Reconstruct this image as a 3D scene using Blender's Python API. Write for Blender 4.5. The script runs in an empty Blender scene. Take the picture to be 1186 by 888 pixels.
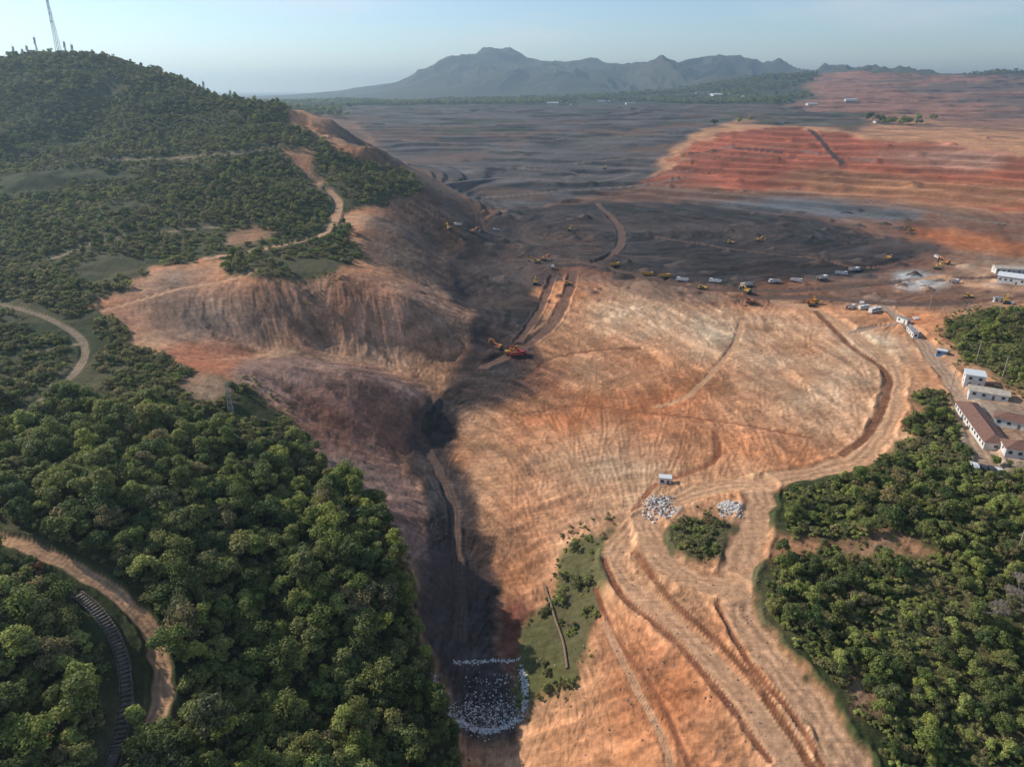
import bpy, math, random, json
import numpy as np
from mathutils import Vector
random.seed(3); rng=np.random.default_rng(5)
scene=bpy.context.scene
# Site survey: stations are recorded as bearing/declination readings from the drone position and are
# converted to real map coordinates on the ground before anything is built.
CAMH=130.0; F=801.0; PITCH=math.radians(23.06)
cp,sp=math.cos(PITCH),math.sin(PITCH)
def ray(u,v):
    x=(u-593)/F; d=(v-444)/F
    return x, cp-d*sp, -sp-d*cp
CZ=[(560,880,-40),(555,800,-38),(550,740,-34),(545,680,-32),(535,620,-29),(520,560,-27),(500,500,-24),(505,465,-20),(560,430,-17),(575,395,-14),(560,350,-12),(535,310,-8),(550,270,-6),
(440,590,-8),(470,650,-12),(500,760,-26),(530,860,-34),(270,428,13),(340,413,10),(420,428,4),(480,450,-6),(300,412,0),(380,410,-7),(450,422,-12),(430,540,-14),(470,520,-22),(380,500,-6),
(200,315,28),(300,320,30),(400,330,24),(470,345,16),(525,375,0),(150,390,16),(250,395,10),(350,398,2),(450,408,-8),(510,410,-13),(540,350,-11),
(370,300,29),(430,250,34),(460,262,30),(490,300,15),(512,290,2),
(0,520,18),(0,600,16),(0,700,10),(0,860,2),(100,600,14),(100,750,2),(200,520,12),(200,600,8),(300,600,0),(300,700,-8),(200,800,-6),(350,800,-20),(300,480,4),(100,900,-5),(400,680,-9),(440,780,-22),
(600,260,-8),(700,250,-8),(850,260,-8),(1000,280,-6),(700,300,-6),(850,310,-4),(620,290,-8),(560,235,-8),(650,232,-8),(740,228,-6),
(560,210,4),(660,205,5),(740,200,5),(560,185,15),(450,180,15),(660,175,22),(560,150,45),(450,150,45),(700,150,45),(500,128,65),(650,128,65),(400,135,60),(800,130,65),
(900,150,60),(1000,158,55),(1100,165,50),(1186,178,42),(900,140,62),(780,205,8),(850,215,5),(1000,222,4),(1100,230,4),(1186,245,4),(950,185,28),
(1186,270,4),(1100,300,0),(1186,300,3),(1186,340,4),(1100,340,2),(1000,330,0),(900,330,0),(800,325,-2),(700,315,-3),(650,325,-5),(1050,370,2),(950,350,1),(850,355,-2),(760,350,-3),(690,340,-4),
(640,375,-14),(660,400,-14),(720,400,-10),(820,400,-4),(930,400,0),(1040,420,2),(1000,480,-2),(900,470,-6),(800,460,-10),(700,460,-17),(620,450,-18),(600,520,-23),(700,520,-17),(800,520,-12),(900,540,-8),(1000,530,-4),(600,590,-27),(680,590,-20),(760,560,-14),
(1100,380,6),(1186,380,10),(1300,380,15),(1130,440,5),(1186,480,5),(1300,500,6),(1100,550,2),(1186,560,4),(950,590,-8),(1050,600,-4),(1186,650,-5),(1000,700,-12),(1186,750,-12),(1100,850,-18),(950,800,-14),(1300,900,-20),(870,620,-9),(850,700,-13),(900,760,-14),(820,640,-11),(740,620,-15),(760,700,-17),(700,680,-21),(820,800,-18),(900,880,-19),(720,760,-22),(650,700,-28),(620,760,-33),(640,850,-32),(740,850,-24),(600,650,-30),(590,700,-32),(620,620,-27)]
CD=[(70,57,900),(0,65,880),(-200,75,850),(-500,120,800),(120,68,900),(190,90,880),(270,105,880),(330,122,870),(370,145,800),(430,180,730),(490,212,680),(530,245,665),
(0,150,760),(100,150,780),(200,150,780),(300,160,740),(0,200,640),(100,200,650),(200,200,640),(300,205,640),(390,205,660),(0,250,520),(100,250,520),(200,250,520),(300,250,530),(380,260,560),(0,300,430),(100,300,430),(200,300,455),(0,345,370),(100,350,375),(0,400,320),(100,400,330),(0,450,275),(150,450,290),(-300,300,430),(-300,450,275),(-400,200,600),
(600,118,3300),(800,115,3300),(900,117,3000),(420,110,6000),(470,95,6300),(520,78,6500),(575,60,6500),(625,72,6500),(660,74,6500),(700,75,6500),(760,78,6500),(830,70,6400),(880,79,6400),(940,88,6200),
(450,113,4800),(600,108,5000),(750,105,5000),(870,92,4300),(820,95,4300),(950,87,3800),(1000,80,3600),(1080,83,3500),(1150,88,3300),(1186,95,3300),(1400,100,3200),(1000,110,2700),(1150,120,2400),(1000,135,1900),(1150,140,1700),(1300,140,1700)]
CW=[(-700,1400,70),(-450,1250,55),(-330,1060,45),(-1000,1600,100),(-4000,12000,40),(-2500,6000,50),(-3000,25000,10),(-9000,25000,10),(9000,25000,10),(0,31000,10),(0,11000,60),(3000,11000,60),(-1500,9000,50),(4000,8000,120),(0,30,-34),(-60,30,-10),(60,30,-22),(-150,60,15),(150,60,-18),(-1500,3500,60),(-900,3000,60)]
pts=[]
for u,v,z in CZ:
    x,y,d=ray(u,v); t=(CAMH-z)/(-d); pts.append((x*t,y*t,z))
for u,v,t in CD:
    x,y,d=ray(u,v); pts.append((x*t,y*t,CAMH+d*t))
pts+=CW
pts=np.array(pts,float)
def lp(x,y): return np.arctan2(x,y), 0.5*np.log(x*x+y*y)
A=np.stack(lp(pts[:,0],pts[:,1]),1); n=len(A)
K=np.linalg.norm(A[:,None]-A[None],axis=2)
M=np.zeros((n+3,n+3)); M[:n,:n]=K-np.eye(n)*0.0005; M[:n,n]=1; M[n,:n]=1; M[:n,n+1:]=A; M[n+1:,:n]=A.T
W=np.linalg.solve(M,np.concatenate([pts[:,2],[0,0,0]]))
TH0,TH1=-math.radians(54),math.radians(54); L0,L1=math.log(30),math.log(30000)
NT,NR=1300,1300
def tpsgrid(nt,nr):
    th=np.linspace(TH0,TH1,nt); lr=np.linspace(L0,L1,nr); out=np.zeros((nr,nt))
    for i in range(nr):
        d=np.sqrt((th[:,None]-A[None,:,0])**2+(lr[i]-A[None,:,1])**2)
        out[i]=d@W[:n]+W[n]+W[n+1]*th+W[n+2]*lr[i]
    return out
def blur(a,k,it=2):
    for _ in range(it):
        for ax in (0,1):
            c=np.cumsum(np.pad(a,[(k+1,k) if x==ax else (0,0) for x in (0,1)],mode='edge'),axis=ax)
            m=2*k+1
            a=(c[m:]-c[:-m])/m if ax==0 else (c[:,m:]-c[:,:-m])/m
    return a
def upsample(c,nr,nt):
    a=np.linspace(0,c.shape[0]-1,nr); b=np.linspace(0,c.shape[1]-1,nt)
    i=np.minimum(a.astype(int),c.shape[0]-2); j=np.minimum(b.astype(int),c.shape[1]-2); fa=(a-i)[:,None]; fb=(b-j)[None]
    return (c[i][:,j]*(1-fa)+c[i+1][:,j]*fa)*(1-fb)+(c[i][:,j+1]*(1-fa)+c[i+1][:,j+1]*fa)*fb
Z=blur(upsample(tpsgrid(340,360),NR,NT),4,2)
TH=np.linspace(TH0,TH1,NT)[None,:]; LR=np.linspace(L0,L1,NR)[:,None]
R=np.exp(LR)+0*TH; X=R*np.sin(TH); Y=R*np.cos(TH); TF=TH+0*LR; LF=LR+0*TH
def hsh(i,j,s):
    m=(i*374761393+j*668265263+s*974634777)&0xffffffff
    m=((m^(m>>13))*1274126177)&0xffffffff
    return ((m^(m>>16))&0xffff)/65535.0
def vn(x,y,s=0):
    xi=np.floor(x).astype(np.int64); yi=np.floor(y).astype(np.int64); fx=x-xi; fy=y-yi
    fx=fx*fx*(3-2*fx); fy=fy*fy*(3-2*fy)
    return (hsh(xi,yi,s)*(1-fx)+hsh(xi+1,yi,s)*fx)*(1-fy)+(hsh(xi,yi+1,s)*(1-fx)+hsh(xi+1,yi+1,s)*fx)*fy
def fbm(x,y,o=4,s=0):
    r=0;a=.5;t=0
    for k in range(o): r=r+a*vn(x*2**k,y*2**k,s+k*7); t+=a; a*=.5
    return r/t
def ridged(x,y,o=4,s=0):
    r=0;a=.5;t=0
    for k in range(o): r=r+a*(1-abs(2*vn(x*2**k,y*2**k,s+k*7)-1)); t+=a; a*=.5
    return r/t
def ss(a,b,x): t=np.clip((x-a)/(b-a),0,1); return t*t*(3-2*t)
def look(G,x,y):
    x=np.asarray(x,float); y=np.asarray(y,float)
    th,lr=lp(x,y); a=np.clip((lr-L0)/(L1-L0)*(NR-1),0,NR-1.001); b=np.clip((th-TH0)/(TH1-TH0)*(NT-1),0,NT-1.001)
    i=a.astype(int); j=b.astype(int); fa=a-i; fb=b-j
    return (G[i,j]*(1-fa)+G[i+1,j]*fa)*(1-fb)+(G[i,j+1]*(1-fa)+G[i+1,j+1]*fa)*fb
TT=60*np.exp(np.arange(0,5.3,0.002))
def P(u,v):
    x,y,d=ray(u,v); z=CAMH+d*TT; h=look(Z,x*TT,y*TT); k=np.nonzero(z<h)[0]
    t=TT[k[0]] if len(k) else 9000
    return (round(float(x*t),1),round(float(y*t),1))
def crest(u,t0=700,t1=1050):
    x=(u-593)/F/1.1; yy=np.arange(t0,t1,4.); xx=x*yy; k=np.argmax((look(Z,xx,yy)-CAMH)/yy); return (float(xx[k]),float(yy[k]))
far=ss(3900,5500,R)*ss(70,240,Z)
wx=(fbm(X/1500,Y/1500,3,4)-.5)*900
Z=Z+far*((ridged((X+wx)/1000,(Y+wx)/1300,6,3)-.68)*430)
mid=ss(1500,2600,R)*(1-ss(3600,5500,R))
Z=Z+mid*(fbm(X/300,Y/300,4,9)-.5)*34
hillm=ss(-60,-160,X)*ss(350,480,Y)*(1-ss(1300,2000,R))*ss(30,60,Z)
Z=Z+hillm*(ridged(X/120,Y/120,4,12)-.55)*28
zones=[
 ('grey',[(380,128),(480,123),(640,122),(800,126),(860,135),(800,160),(760,190),(740,222),(650,236),(560,240),(500,205),(430,160)]),
 ('plat',[(640,121),(800,121),(930,125),(1010,140),(1000,152),(900,146),(860,138),(800,127)]),
 ('hillback',[(300,118),(380,128),(430,160),(500,205),(560,240),(600,262),(560,300),(520,330),(470,320),(420,300),(425,260),(450,240),(490,225),(400,170)]),
 ('red',[(735,214),(775,196),(795,172),(845,152),(905,147),(1000,160),(1100,168),(1186,182),(1330,195),(1330,262),(1186,245),(1000,224),(850,218)]),
 ('pink',[(1010,178),(1100,170),(1170,180),(1150,195),(1060,196)]),
 ('brown',[(740,212),(850,218),(1000,226),(1186,248),(1330,262),(1330,360),(1186,350),(1090,360),(1000,354),(860,358),(740,346),(690,330),(640,322),(600,300),(560,240),(650,234)]),
 ('greyband',[(800,232),(930,228),(1000,236),(1080,248),(1060,256),(940,250),(820,242)]),
 ('orangeband',[(930,192),(1186,215),(1186,240),(1060,232),(960,222),(900,208)]),
 ('spur',[(115,355),(200,310),(300,330),(420,320),(500,330),(545,370),(530,410),(400,410),(230,392),(150,385)]),
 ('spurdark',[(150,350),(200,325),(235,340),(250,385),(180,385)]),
 ('black',[(540,262),(600,240),(700,232),(800,236),(880,248),(930,250),(1000,268),(1092,290),(1040,306),(1000,322),(940,322),(860,334),(780,329),(720,320),(650,306),(625,330),(628,370),(605,395),(650,430),(620,460),(570,435),(575,380),(540,330),(520,290)]),
 ('mudp',[(600,262),(680,258),(700,290),(650,300),(640,320),(600,330),(570,300)]),
 ('rededge',[(1040,262),(1120,266),(1186,280),(1260,290),(1260,300),(1186,296),(1100,290)]),
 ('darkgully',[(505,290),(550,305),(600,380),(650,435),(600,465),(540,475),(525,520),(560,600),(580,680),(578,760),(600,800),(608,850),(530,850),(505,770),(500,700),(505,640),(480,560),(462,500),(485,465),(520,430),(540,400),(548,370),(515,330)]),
 ('spur2',[(245,425),(340,408),(430,420),(500,452),(470,500),(470,540),(500,620),(485,690),(440,590),(370,540),(330,478),(290,455)]),
 ('darkbank',[(475,480),(500,480),(515,540),(540,620),(545,760),(500,770),(480,690),(500,620),(475,540)]),  # left bank of the gully, coloured near-black
 ('redbottom',[(580,700),(610,690),(640,720),(620,770),(600,800),(575,760)]),
 ('pale',[(900,358),(990,365),(1045,400),(1040,460),(1020,500),(960,500),(1000,440),(960,400)]),
 ('pale',[(670,352),(720,338),(780,352),(860,358),(920,380),(840,400),(740,400),(680,390)]),
 ('pale',[(620,520),(800,520),(700,600),(640,640),(600,600)]),
 ('pale',[(880,380),(1000,400),(980,500),(860,460)]),
 ('stock',[(1040,316),(1090,320),(1082,336),(1034,332)]),
 ('pale',[(1110,300),(1186,305),(1186,330),(1130,330)]),
 ('red2',[(590,470),(760,450),(900,470),(960,500),(880,515),(760,520),(640,540),(590,520)]),
 ('red2',[(600,560),(700,560),(740,580),(640,640),(600,640)]),
 ('red2',[(680,700),(740,720),(830,800),(880,890),(820,900),(700,800)]),
 ('red2',[(620,400),(700,395),(760,405),(700,440),(620,450)]),
 ('spurred',[(190,400),(250,395),(300,410),(260,440),(240,470),(200,440)]),
 ('grass',[(-500,70),(0,70),(70,62),(190,96),(260,108),(330,130),(365,160),(400,185),(470,200),(492,225),(440,238),(395,250),(425,300),(360,330),(270,318),(250,295),(180,310),(110,352),(130,375),(190,408),(230,430),(290,455),(330,478),(370,540),(440,590),(468,640),(490,740),(530,850),(560,1000),(-300,1000),(-600,500),(-600,200)]),
 ('grass',[(1095,375),(1130,365),(1330,355),(1330,470),(1190,455),(1140,425),(1100,410)]),
 ('grass',[(885,575),(930,550),(1000,540),(1060,505),(1065,460),(1095,455),(1120,500),(1150,545),(1330,560),(1330,640),(1110,638),(1040,620),(950,625),(905,620),(888,600)]),
 ('grass',[(870,650),(960,635),(1050,645),(1100,635),(1330,635),(1330,1000),(1015,1000),(1005,880),(960,800),(890,735),(868,700)]),
 ('grass',[(772,610),(800,595),(860,612),(850,645),(800,652),(765,632)]),
 ('grass2',[(655,640),(700,612),(702,660),(690,720),(665,800),(600,810),(600,740),(640,690)]),
 ('bare',[(950,628),(1045,625),(1055,645),(960,637)]),
 ('bare',[(195,440),(240,430),(265,455),(240,470),(205,460)]),
 ('bare',[(320,170),(362,172),(375,210),(365,230),(350,200)]),
 ('bare',[(250,272),(300,262),(320,275),(270,290)]),
 ('bare',[(970,770),(1010,790),(1020,830),(990,830)]),
 ('yard',[(1105,450),(1180,465),(1260,480),(1260,560),(1186,555),(1130,545),(1110,490)]),
 ]
roads=[
 ('tan',9,[(1010,960),(985,888),(930,800),(870,735),(850,680),(872,620),(880,585),(885,558),(960,542),(1005,520),(1030,470),(1030,420),(985,385),(945,358),(900,350)]),
 ('tan',8,[(885,558),(840,562),(790,575),(750,600),(712,640),(720,670),(765,710),(830,775),(890,845),(930,900)]),
 ('redln',2,[(700,650),(720,690),(780,740),(840,810),(890,880)]),
 ('cut',2,[(735,640),(775,690),(850,760),(910,840),(950,900)]),
 ('redln',1.5,[(690,680),(715,740),(760,800),(800,890)]),
 ('tan',2,[(700,720),(730,780),(770,860),(780,920)]),
 ('redln',1.5,[(830,700),(870,770),(920,830),(960,900)]),
 ('tan',8,[(750,600),(760,640),(800,670),(850,680)]),
 ('road',7,[(1020,350),(1060,385),(1085,420),(1115,465),(1135,510),(1150,545)]),
 ('road',5,[(985,385),(1040,375),(1060,385)]),
 ('tan',4.3,[(-60,600),(0,622),(70,648),(130,685),(175,730),(188,790),(180,830)]),
 ('trk',2.5,[(88,688),(118,712),(140,752),(148,800),(138,860),(125,900)]),
 ('trk',3.6,[(-50,510),(0,492),(50,460),(92,425),(95,395),(60,370),(0,350)]),
 ('trk',3.3,[(0,415),(50,405),(92,398)]),
 ('tan',6,[(240,300),(320,285),(375,270),(392,240),(380,218)]),
 ('tan',4,[(120,360),(200,335),(260,325),(300,312)]),
 ('trk',5,[(60,300),(130,275),(190,270),(250,262)]),
 ('trk',6,[(30,190),(110,182),(190,185),(270,178),(320,168)]),
 ('dark',4,[(535,740),(530,640),(525,580),(495,520),(482,490),(505,462)]),
 ('dark',10,[(590,300),(650,300),(720,314),(800,332),(880,337),(960,334),(1060,325),(1186,320),(1300,318)]),
 ('mud',7,[(665,314),(655,345),(635,380),(600,405),(560,425)]),
 ('mud',5,[(640,320),(625,360),(600,395)]),
 ('dark',12,[(860,345),(960,345),(1040,352),(1120,350)]),
 ('mud',7,[(690,235),(720,270),(700,300),(650,305)]),
 ('mud',6,[(1060,300),(1000,310),(940,300),(860,290),(760,275)]),
 ('cut',3.5,[(945,360),(985,400),(1028,435),(1010,495),(975,525)]),
 ('cut',3,[(610,440),(640,415),(690,405),(740,402)]),
 ('redln',2.5,[(735,590),(760,560),(800,545),(830,530),(828,500)]),
 ('tan',3,[(760,470),(800,455),(850,400),(860,370)]),
 ('redln',2,[(600,480),(680,470),(760,478),(850,490),(940,505)]),
 ('tan',9,[(1060,325),(1090,320),(1120,330),(1186,335)]),
 ('pitr',8,[(740,215),(850,226),(1000,232),(1186,262),(1300,275)]),
 ('pitr',7,[(560,228),(640,222),(740,214),(800,205)]),
 ('pitr',7,[(480,190),(600,194),(700,186),(780,180)]),
 ('pitr',8,[(440,160),(560,166),(680,160),(790,152)]),
 ('pitr',9,[(420,142),(520,146),(660,142),(800,140),(860,142)]),
 ('pitr',7,[(500,207),(580,205),(680,212),(740,200)]),
 ('pitr',7,[(600,194),(660,200),(740,206),(800,196)]),
 ('cut',6,[(775,205),(840,196),(920,198),(1000,206),(1100,210),(1186,222)]),
 ('cut',6,[(795,188),(850,180),(930,184),(1020,190)]),
 ('pitr',6,[(820,172),(880,168),(950,178),(1010,186)]),
 ('black',9,[(940,150),(955,168),(975,190)]),
 ('black',9,[(800,178),(850,172),(900,176)]),
 ]
WZ=[(c,[P(*q) for q in pl]) for c,pl in zones]
WR=[(c,w,[P(*q) for q in pl]) for c,w,pl in roads]
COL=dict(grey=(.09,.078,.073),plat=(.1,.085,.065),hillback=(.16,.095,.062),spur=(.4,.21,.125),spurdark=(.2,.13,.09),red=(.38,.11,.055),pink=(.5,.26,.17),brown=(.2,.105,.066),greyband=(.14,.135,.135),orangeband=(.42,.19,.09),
 black=(.042,.034,.031),mudp=(.085,.055,.042),rededge=(.38,.13,.05),darkgully=(.065,.043,.036),spur2=(.27,.145,.1),darkbank=(.05,.042,.04),redbottom=(.17,.06,.035),pale=(.62,.39,.235),stock=(.5,.45,.4),red2=(.47,.18,.078),spurred=(.38,.14,.07),
 grass=(.045,.054,.019),grass2=(.12,.115,.042),bare=(.38,.215,.125),tan=(.52,.295,.165),road=(.4,.27,.18),trk=(.27,.195,.125),dark=(.12,.075,.055),mud=(.15,.085,.06),cut=(.19,.08,.04),redln=(.25,.095,.048),pitr=(.19,.145,.12),yard=(.32,.22,.15))
def smoothline(pl,k=6):
    p=np.array(pl,float); out=[]
    q=np.vstack([2*p[0]-p[1],p,2*p[-1]-p[-2]])
    for i in range(1,len(q)-2):
        for t in np.linspace(0,1,k,endpoint=False):
            out.append(.5*((2*q[i])+(q[i+1]-q[i-1])*t+(2*q[i-1]-5*q[i]+4*q[i+1]-q[i+2])*t*t+(3*q[i]-q[i-1]-3*q[i+1]+q[i+2])*t**3))
    out.append(q[-2]); return np.array(out)
NX=(fbm(TF/.03,LF/.03,3,21)-.5); NY=(fbm(TF/.03,LF/.03,3,33)-.5)
JX=X+NX*R*.045+(fbm(TF/.008,LF/.008,2,24)-.5)*R*.012; JY=Y+NY*R*.045+(fbm(TF/.008,LF/.008,2,37)-.5)*R*.012
def bbox(pl,m):
    p=np.array(pl); th,lr=lp(p[:,0],p[:,1])
    i0=int((lr.min()-m-L0)/(L1-L0)*NR); i1=int((lr.max()+m-L0)/(L1-L0)*NR)+1
    j0=int((th.min()-m-TH0)/(TH1-TH0)*NT); j1=int((th.max()+m-TH0)/(TH1-TH0)*NT)+1
    return slice(max(i0,0),min(i1,NR)),slice(max(j0,0),min(j1,NT))
def pip(pl):
    m=np.zeros((NR,NT)); s=bbox(pl,.06); x=JX[s]; y=JY[s]; ins=np.zeros(x.shape,bool); k=len(pl)
    for a in range(k):
        x0,y0=pl[a]; x1,y1=pl[(a+1)%k]
        if y0==y1: continue
        c=((y0>y)!=(y1>y))&(x<(x1-x0)*(y-y0)/(y1-y0)+x0); ins^=c
    m[s]=ins; return m
C=np.zeros((NR,NT,3)); C[:]=(.49,.245,.125)
def put(m,c):
    global C
    C=C*(1-m[...,None])+np.array(c)*m[...,None]
fz=ss(1500,2300,R+NX*900)
put(fz,(.06,.065,.04))
rfl=X-(850+(Y-1900)*.3)+(fbm(X/400,Y/400,4,39)-.5)*700
redfar=fz*ss(-40,60,rfl)*(1-ss(4200,5200,R))
put(redfar,(.29,.14,.095))
put(redfar*ss(.5,.65,fbm(X/250,Y/250,4,40)),(.15,.1,.075))
put(far,(.07,.068,.045))
forest=np.zeros((NR,NT)); roadm=np.zeros((NR,NT)); grey=np.zeros((NR,NT)); black=np.zeros((NR,NT)); redm=np.zeros((NR,NT)); brown=np.zeros((NR,NT))
SOFT=dict(pale=14,red2=14,mudp=6,hillback=5,spur=5,spurdark=7,spur2=4,orangeband=3,pink=3,darkgully=3,brown=3,grass=1,grass2=2,red=1,black=2,grey=2)
pn=fbm(X/14,Y/14,5,81)
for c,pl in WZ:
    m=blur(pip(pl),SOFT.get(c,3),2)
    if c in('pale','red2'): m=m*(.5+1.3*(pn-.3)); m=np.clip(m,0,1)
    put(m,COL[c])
    if c in('grass','grass2'): forest=np.maximum(forest,m)
    elif c in('bare','yard'): forest*=1-m
    if c=='grey' or c=='plat': grey=np.maximum(grey,m)
    if c=='brown': brown=np.maximum(brown,m)
    if c in('red','pink','orangeband'): redm=np.maximum(redm,m)
    if c in('black','darkgully','darkbank','mudp'): black=np.maximum(black,m)
Zs=blur(Z,3,1); dlr=(L1-L0)/(NR-1); dth=(TH1-TH0)/(NT-1)
gr=np.gradient(Zs,axis=0)/dlr/R; gt=np.gradient(Zs,axis=1)/dth/R
gx=gr*np.sin(TH)+gt*np.cos(TH); gy=gr*np.cos(TH)-gt*np.sin(TH); gm=np.sqrt(gx*gx+gy*gy)+1e-5
slope=gm.copy(); gx/=gm; gy/=gm
def streak(sc,length,s,nst=7):
    acc=0
    for t in np.linspace(-.5,.5,nst): acc=acc+vn((X+gx*t*length)/sc,(Y+gy*t*length)/sc,s)
    return acc/nst-.5
def cstreak(k,length,s,nst=7):
    acc=0
    for t in np.linspace(-.5,.5,nst):
        th,lr=lp(X-gy*t*length*R,Y+gx*t*length*R); acc=acc+vn(th/k,lr/k,s)
    return acc/nst-.5
bare_m=(1-forest)
st1=streak(1.5,10,5); st2=streak(5,34,6); st3=cstreak(.0045,.04,8)
sl=ss(.07,.3,slope)
nearm=1-ss(700,1200,R); nb=nearm*(1-black)
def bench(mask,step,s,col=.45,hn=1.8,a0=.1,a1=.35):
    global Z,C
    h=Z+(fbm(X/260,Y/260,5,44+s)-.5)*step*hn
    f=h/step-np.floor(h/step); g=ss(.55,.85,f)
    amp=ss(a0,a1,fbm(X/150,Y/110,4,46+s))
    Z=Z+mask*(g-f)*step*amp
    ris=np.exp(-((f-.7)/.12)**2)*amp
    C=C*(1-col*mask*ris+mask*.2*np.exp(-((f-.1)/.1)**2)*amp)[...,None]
Z=Z+grey*(fbm(X/60,Y/60,5,48)-.5)*4.5
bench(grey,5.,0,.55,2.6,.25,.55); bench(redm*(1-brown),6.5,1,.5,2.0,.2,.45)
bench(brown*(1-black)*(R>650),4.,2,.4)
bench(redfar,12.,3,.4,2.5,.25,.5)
bk=black*ss(450,560,R)
Z=Z+bk*(ridged(X/70,Y/50,5,49)-.5)*4
rill=-abs(st1)*2.0-abs(st2)*4.0
Z=Z+bare_m*nb*(rill*sl*1.2+st2*1.0*sl+(fbm(X/5,Y/5,4,50)-.5)*.8+(fbm(X/28,Y/28,3,57)-.5)*1.0)
Z=Z+black*nearm*((fbm(X/10,Y/10,4,51)-.5)*1.8)
Z=Z+forest*nearm*(fbm(X/12,Y/12,4,52)-.5)*2.5
lum=1+bare_m*((st1*.9+st2*.9)*(.2+.8*sl)*nb*1.3+(fbm(X/25,Y/25,5,60)-.5)*.6)+(vn(TF/.0026,LF/.004,61)-.5)*.22+(fbm(TF/.012,LF/.012,3,61)-.5)*.35
hue=(fbm(X/40,Y/40,5,62)-.5)*bare_m*nearm
C*=np.clip(lum,.35,1.9)[...,None]
C[...,1]*=1+hue*.6; C[...,2]*=1+hue*1.0
fv=ss(.4,.62,fbm(X/45,Y/45,5,64))[...,None]*forest[...,None]
C=C*(1-fv*.75)+np.array((.11,.095,.045))*fv*.75
C*=(1+st3*2.4*black+(st3*1.3)*bare_m*(1-sl*.5))[...,None]
bl=fbm(X/90,Y/60,5,73)
C*=(1+(bl-.5)*1.6*np.maximum(grey,redm*.6))[...,None]
rg=(ss(.55,.66,fbm(X/130,Y/90,5,75))*grey)[...,None]; C=C*(1-rg*.55)+np.array((.17,.095,.06))*rg*.55
gg=(ss(.56,.64,fbm(X/110,Y/80,5,85))*grey*ss(1300,1700,R))[...,None]; C=C*(1-gg*.7)+np.array((.05,.06,.03))*gg*.7
og=(ss(.54,.62,fbm(X/80,Y/50,5,87))*redm)[...,None]; C=C*(1-og*.5)+np.array((.22,.09,.05))*og*.5
bb=ss(.5,.7,fbm(X/60,Y/40,5,78))[...,None]*black[...,None]*.6; C=C*(1-bb)+np.array((.1,.068,.055))*bb
Tk=np.zeros((NR,NT)); tr=np.random.default_rng(8)
def splat(x,y,val):
    th,lr=lp(x,y); i=np.rint((lr-L0)/(L1-L0)*(NR-1)).astype(int); j=np.rint((th-TH0)/(TH1-TH0)*(NT-1)).astype(int)
    ok=(i>0)&(i<NR)&(j>0)&(j<NT); np.minimum.at(Tk,(i[ok],j[ok]),val) if val<0 else np.maximum.at(Tk,(i[ok],j[ok]),val)
nT=900; sx=tr.uniform(-40,330,nT); sy=tr.uniform(110,1050,nT); sx[:520]=tr.uniform(0,170,520); sy[:520]=tr.uniform(110,430,520)
sx[780:]=tr.uniform(-40,330,120); sy[780:]=tr.uniform(560,900,120)
ang=np.arctan2(look(gx,sx,sy),-look(gy,sx,sy))+tr.normal(size=nT)*.3; cur=tr.normal(size=nT)*.005; ln=tr.uniform(25,120,nT)
gxs,gys=blur(gx,20,2),blur(gy,20,2)
for i in range(nT):
    k=int(ln[i]/.4); px,py=sx[i],sy[i]; a=ang[i]; xs=[];ys=[];as_=[]
    for s_ in range(0,k,10):
        g1,g2_=float(look(gxs,px,py)),float(look(gys,px,py)); ta=math.atan2(g1,-g2_)
        if math.cos(ta-a)<0: ta+=math.pi
        a+=math.sin(ta-a)*.12+cur[i]*8
        for q in range(10): px+=math.cos(a)*.4; py+=math.sin(a)*.4; xs.append(px);ys.append(py);as_.append(a)
    xs=np.array(xs);ys=np.array(ys);as_=np.array(as_); w_=1.1 if py<450 else 3.; val=tr.choice([-1,-.7,-.7,.6])
    for sg in (-w_,w_): splat(xs-np.sin(as_)*sg,ys+np.cos(as_)*sg,val)
Tk=(Tk*.6+.4*blur(Tk,1,1)*2)*bare_m
C*=(1+np.clip(Tk,-1,1)*.3)[...,None]; Z=Z+np.clip(Tk,-1,0)*.22*nearm
def heap(u,v,r,h,c=None):
    x0,y0=P(u,v); th0,lr0=lp(np.array(x0),np.array(y0)); m_=1.5*r/math.hypot(x0,y0)
    s=(slice(max(int((lr0-m_-L0)/(L1-L0)*NR),0),int((lr0+m_-L0)/(L1-L0)*NR)+2),slice(max(int((th0-m_-TH0)/(TH1-TH0)*NT),0),int((th0+m_-TH0)/(TH1-TH0)*NT)+2))
    d=np.hypot(X[s]-x0,Y[s]-y0)/r
    g=np.clip(1-d,0,1)*(1+.6*(fbm(X[s]/3,Y[s]/3,3,5)-.5)); Z[s]+=g*h
    if c is not None:
        m=ss(0,.25,g)[...,None]; C[s]=C[s]*(1-m)+np.array(c)*m
for q in [(1063,326,13,4.5,(.48,.45,.42)),(1045,329,8,3,(.42,.38,.34)),(1080,322,8,2.5,(.5,.42,.35)),(870,352,6,2.5,(.2,.1,.06)),(900,350,5,2,(.25,.14,.09)),(1010,345,6,2,(.3,.2,.14)),(1030,350,5,2.2,(.35,.25,.18)),(1120,310,9,3,(.45,.3,.2)),(1150,332,7,2,(.4,.3,.22)),(770,588,7,3,(.3,.24,.2)),(845,588,5,2,(.45,.38,.32))]: heap(*q)
for _ in range(90): heap(tr.uniform(560,1060),tr.uniform(243,325),tr.uniform(4,11),tr.uniform(1.2,4),tuple(np.array((.07,.052,.044))*tr.uniform(.5,1.6)))
for _ in range(60): heap(tr.uniform(620,1180),tr.uniform(328,352),tr.uniform(2,5),tr.uniform(.8,2.2),tuple(np.array((.22,.12,.08))*tr.uniform(.5,1.6)))
for _ in range(50): heap(tr.uniform(420,1180),tr.uniform(150,232),tr.uniform(8,20),tr.uniform(2,6))
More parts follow.
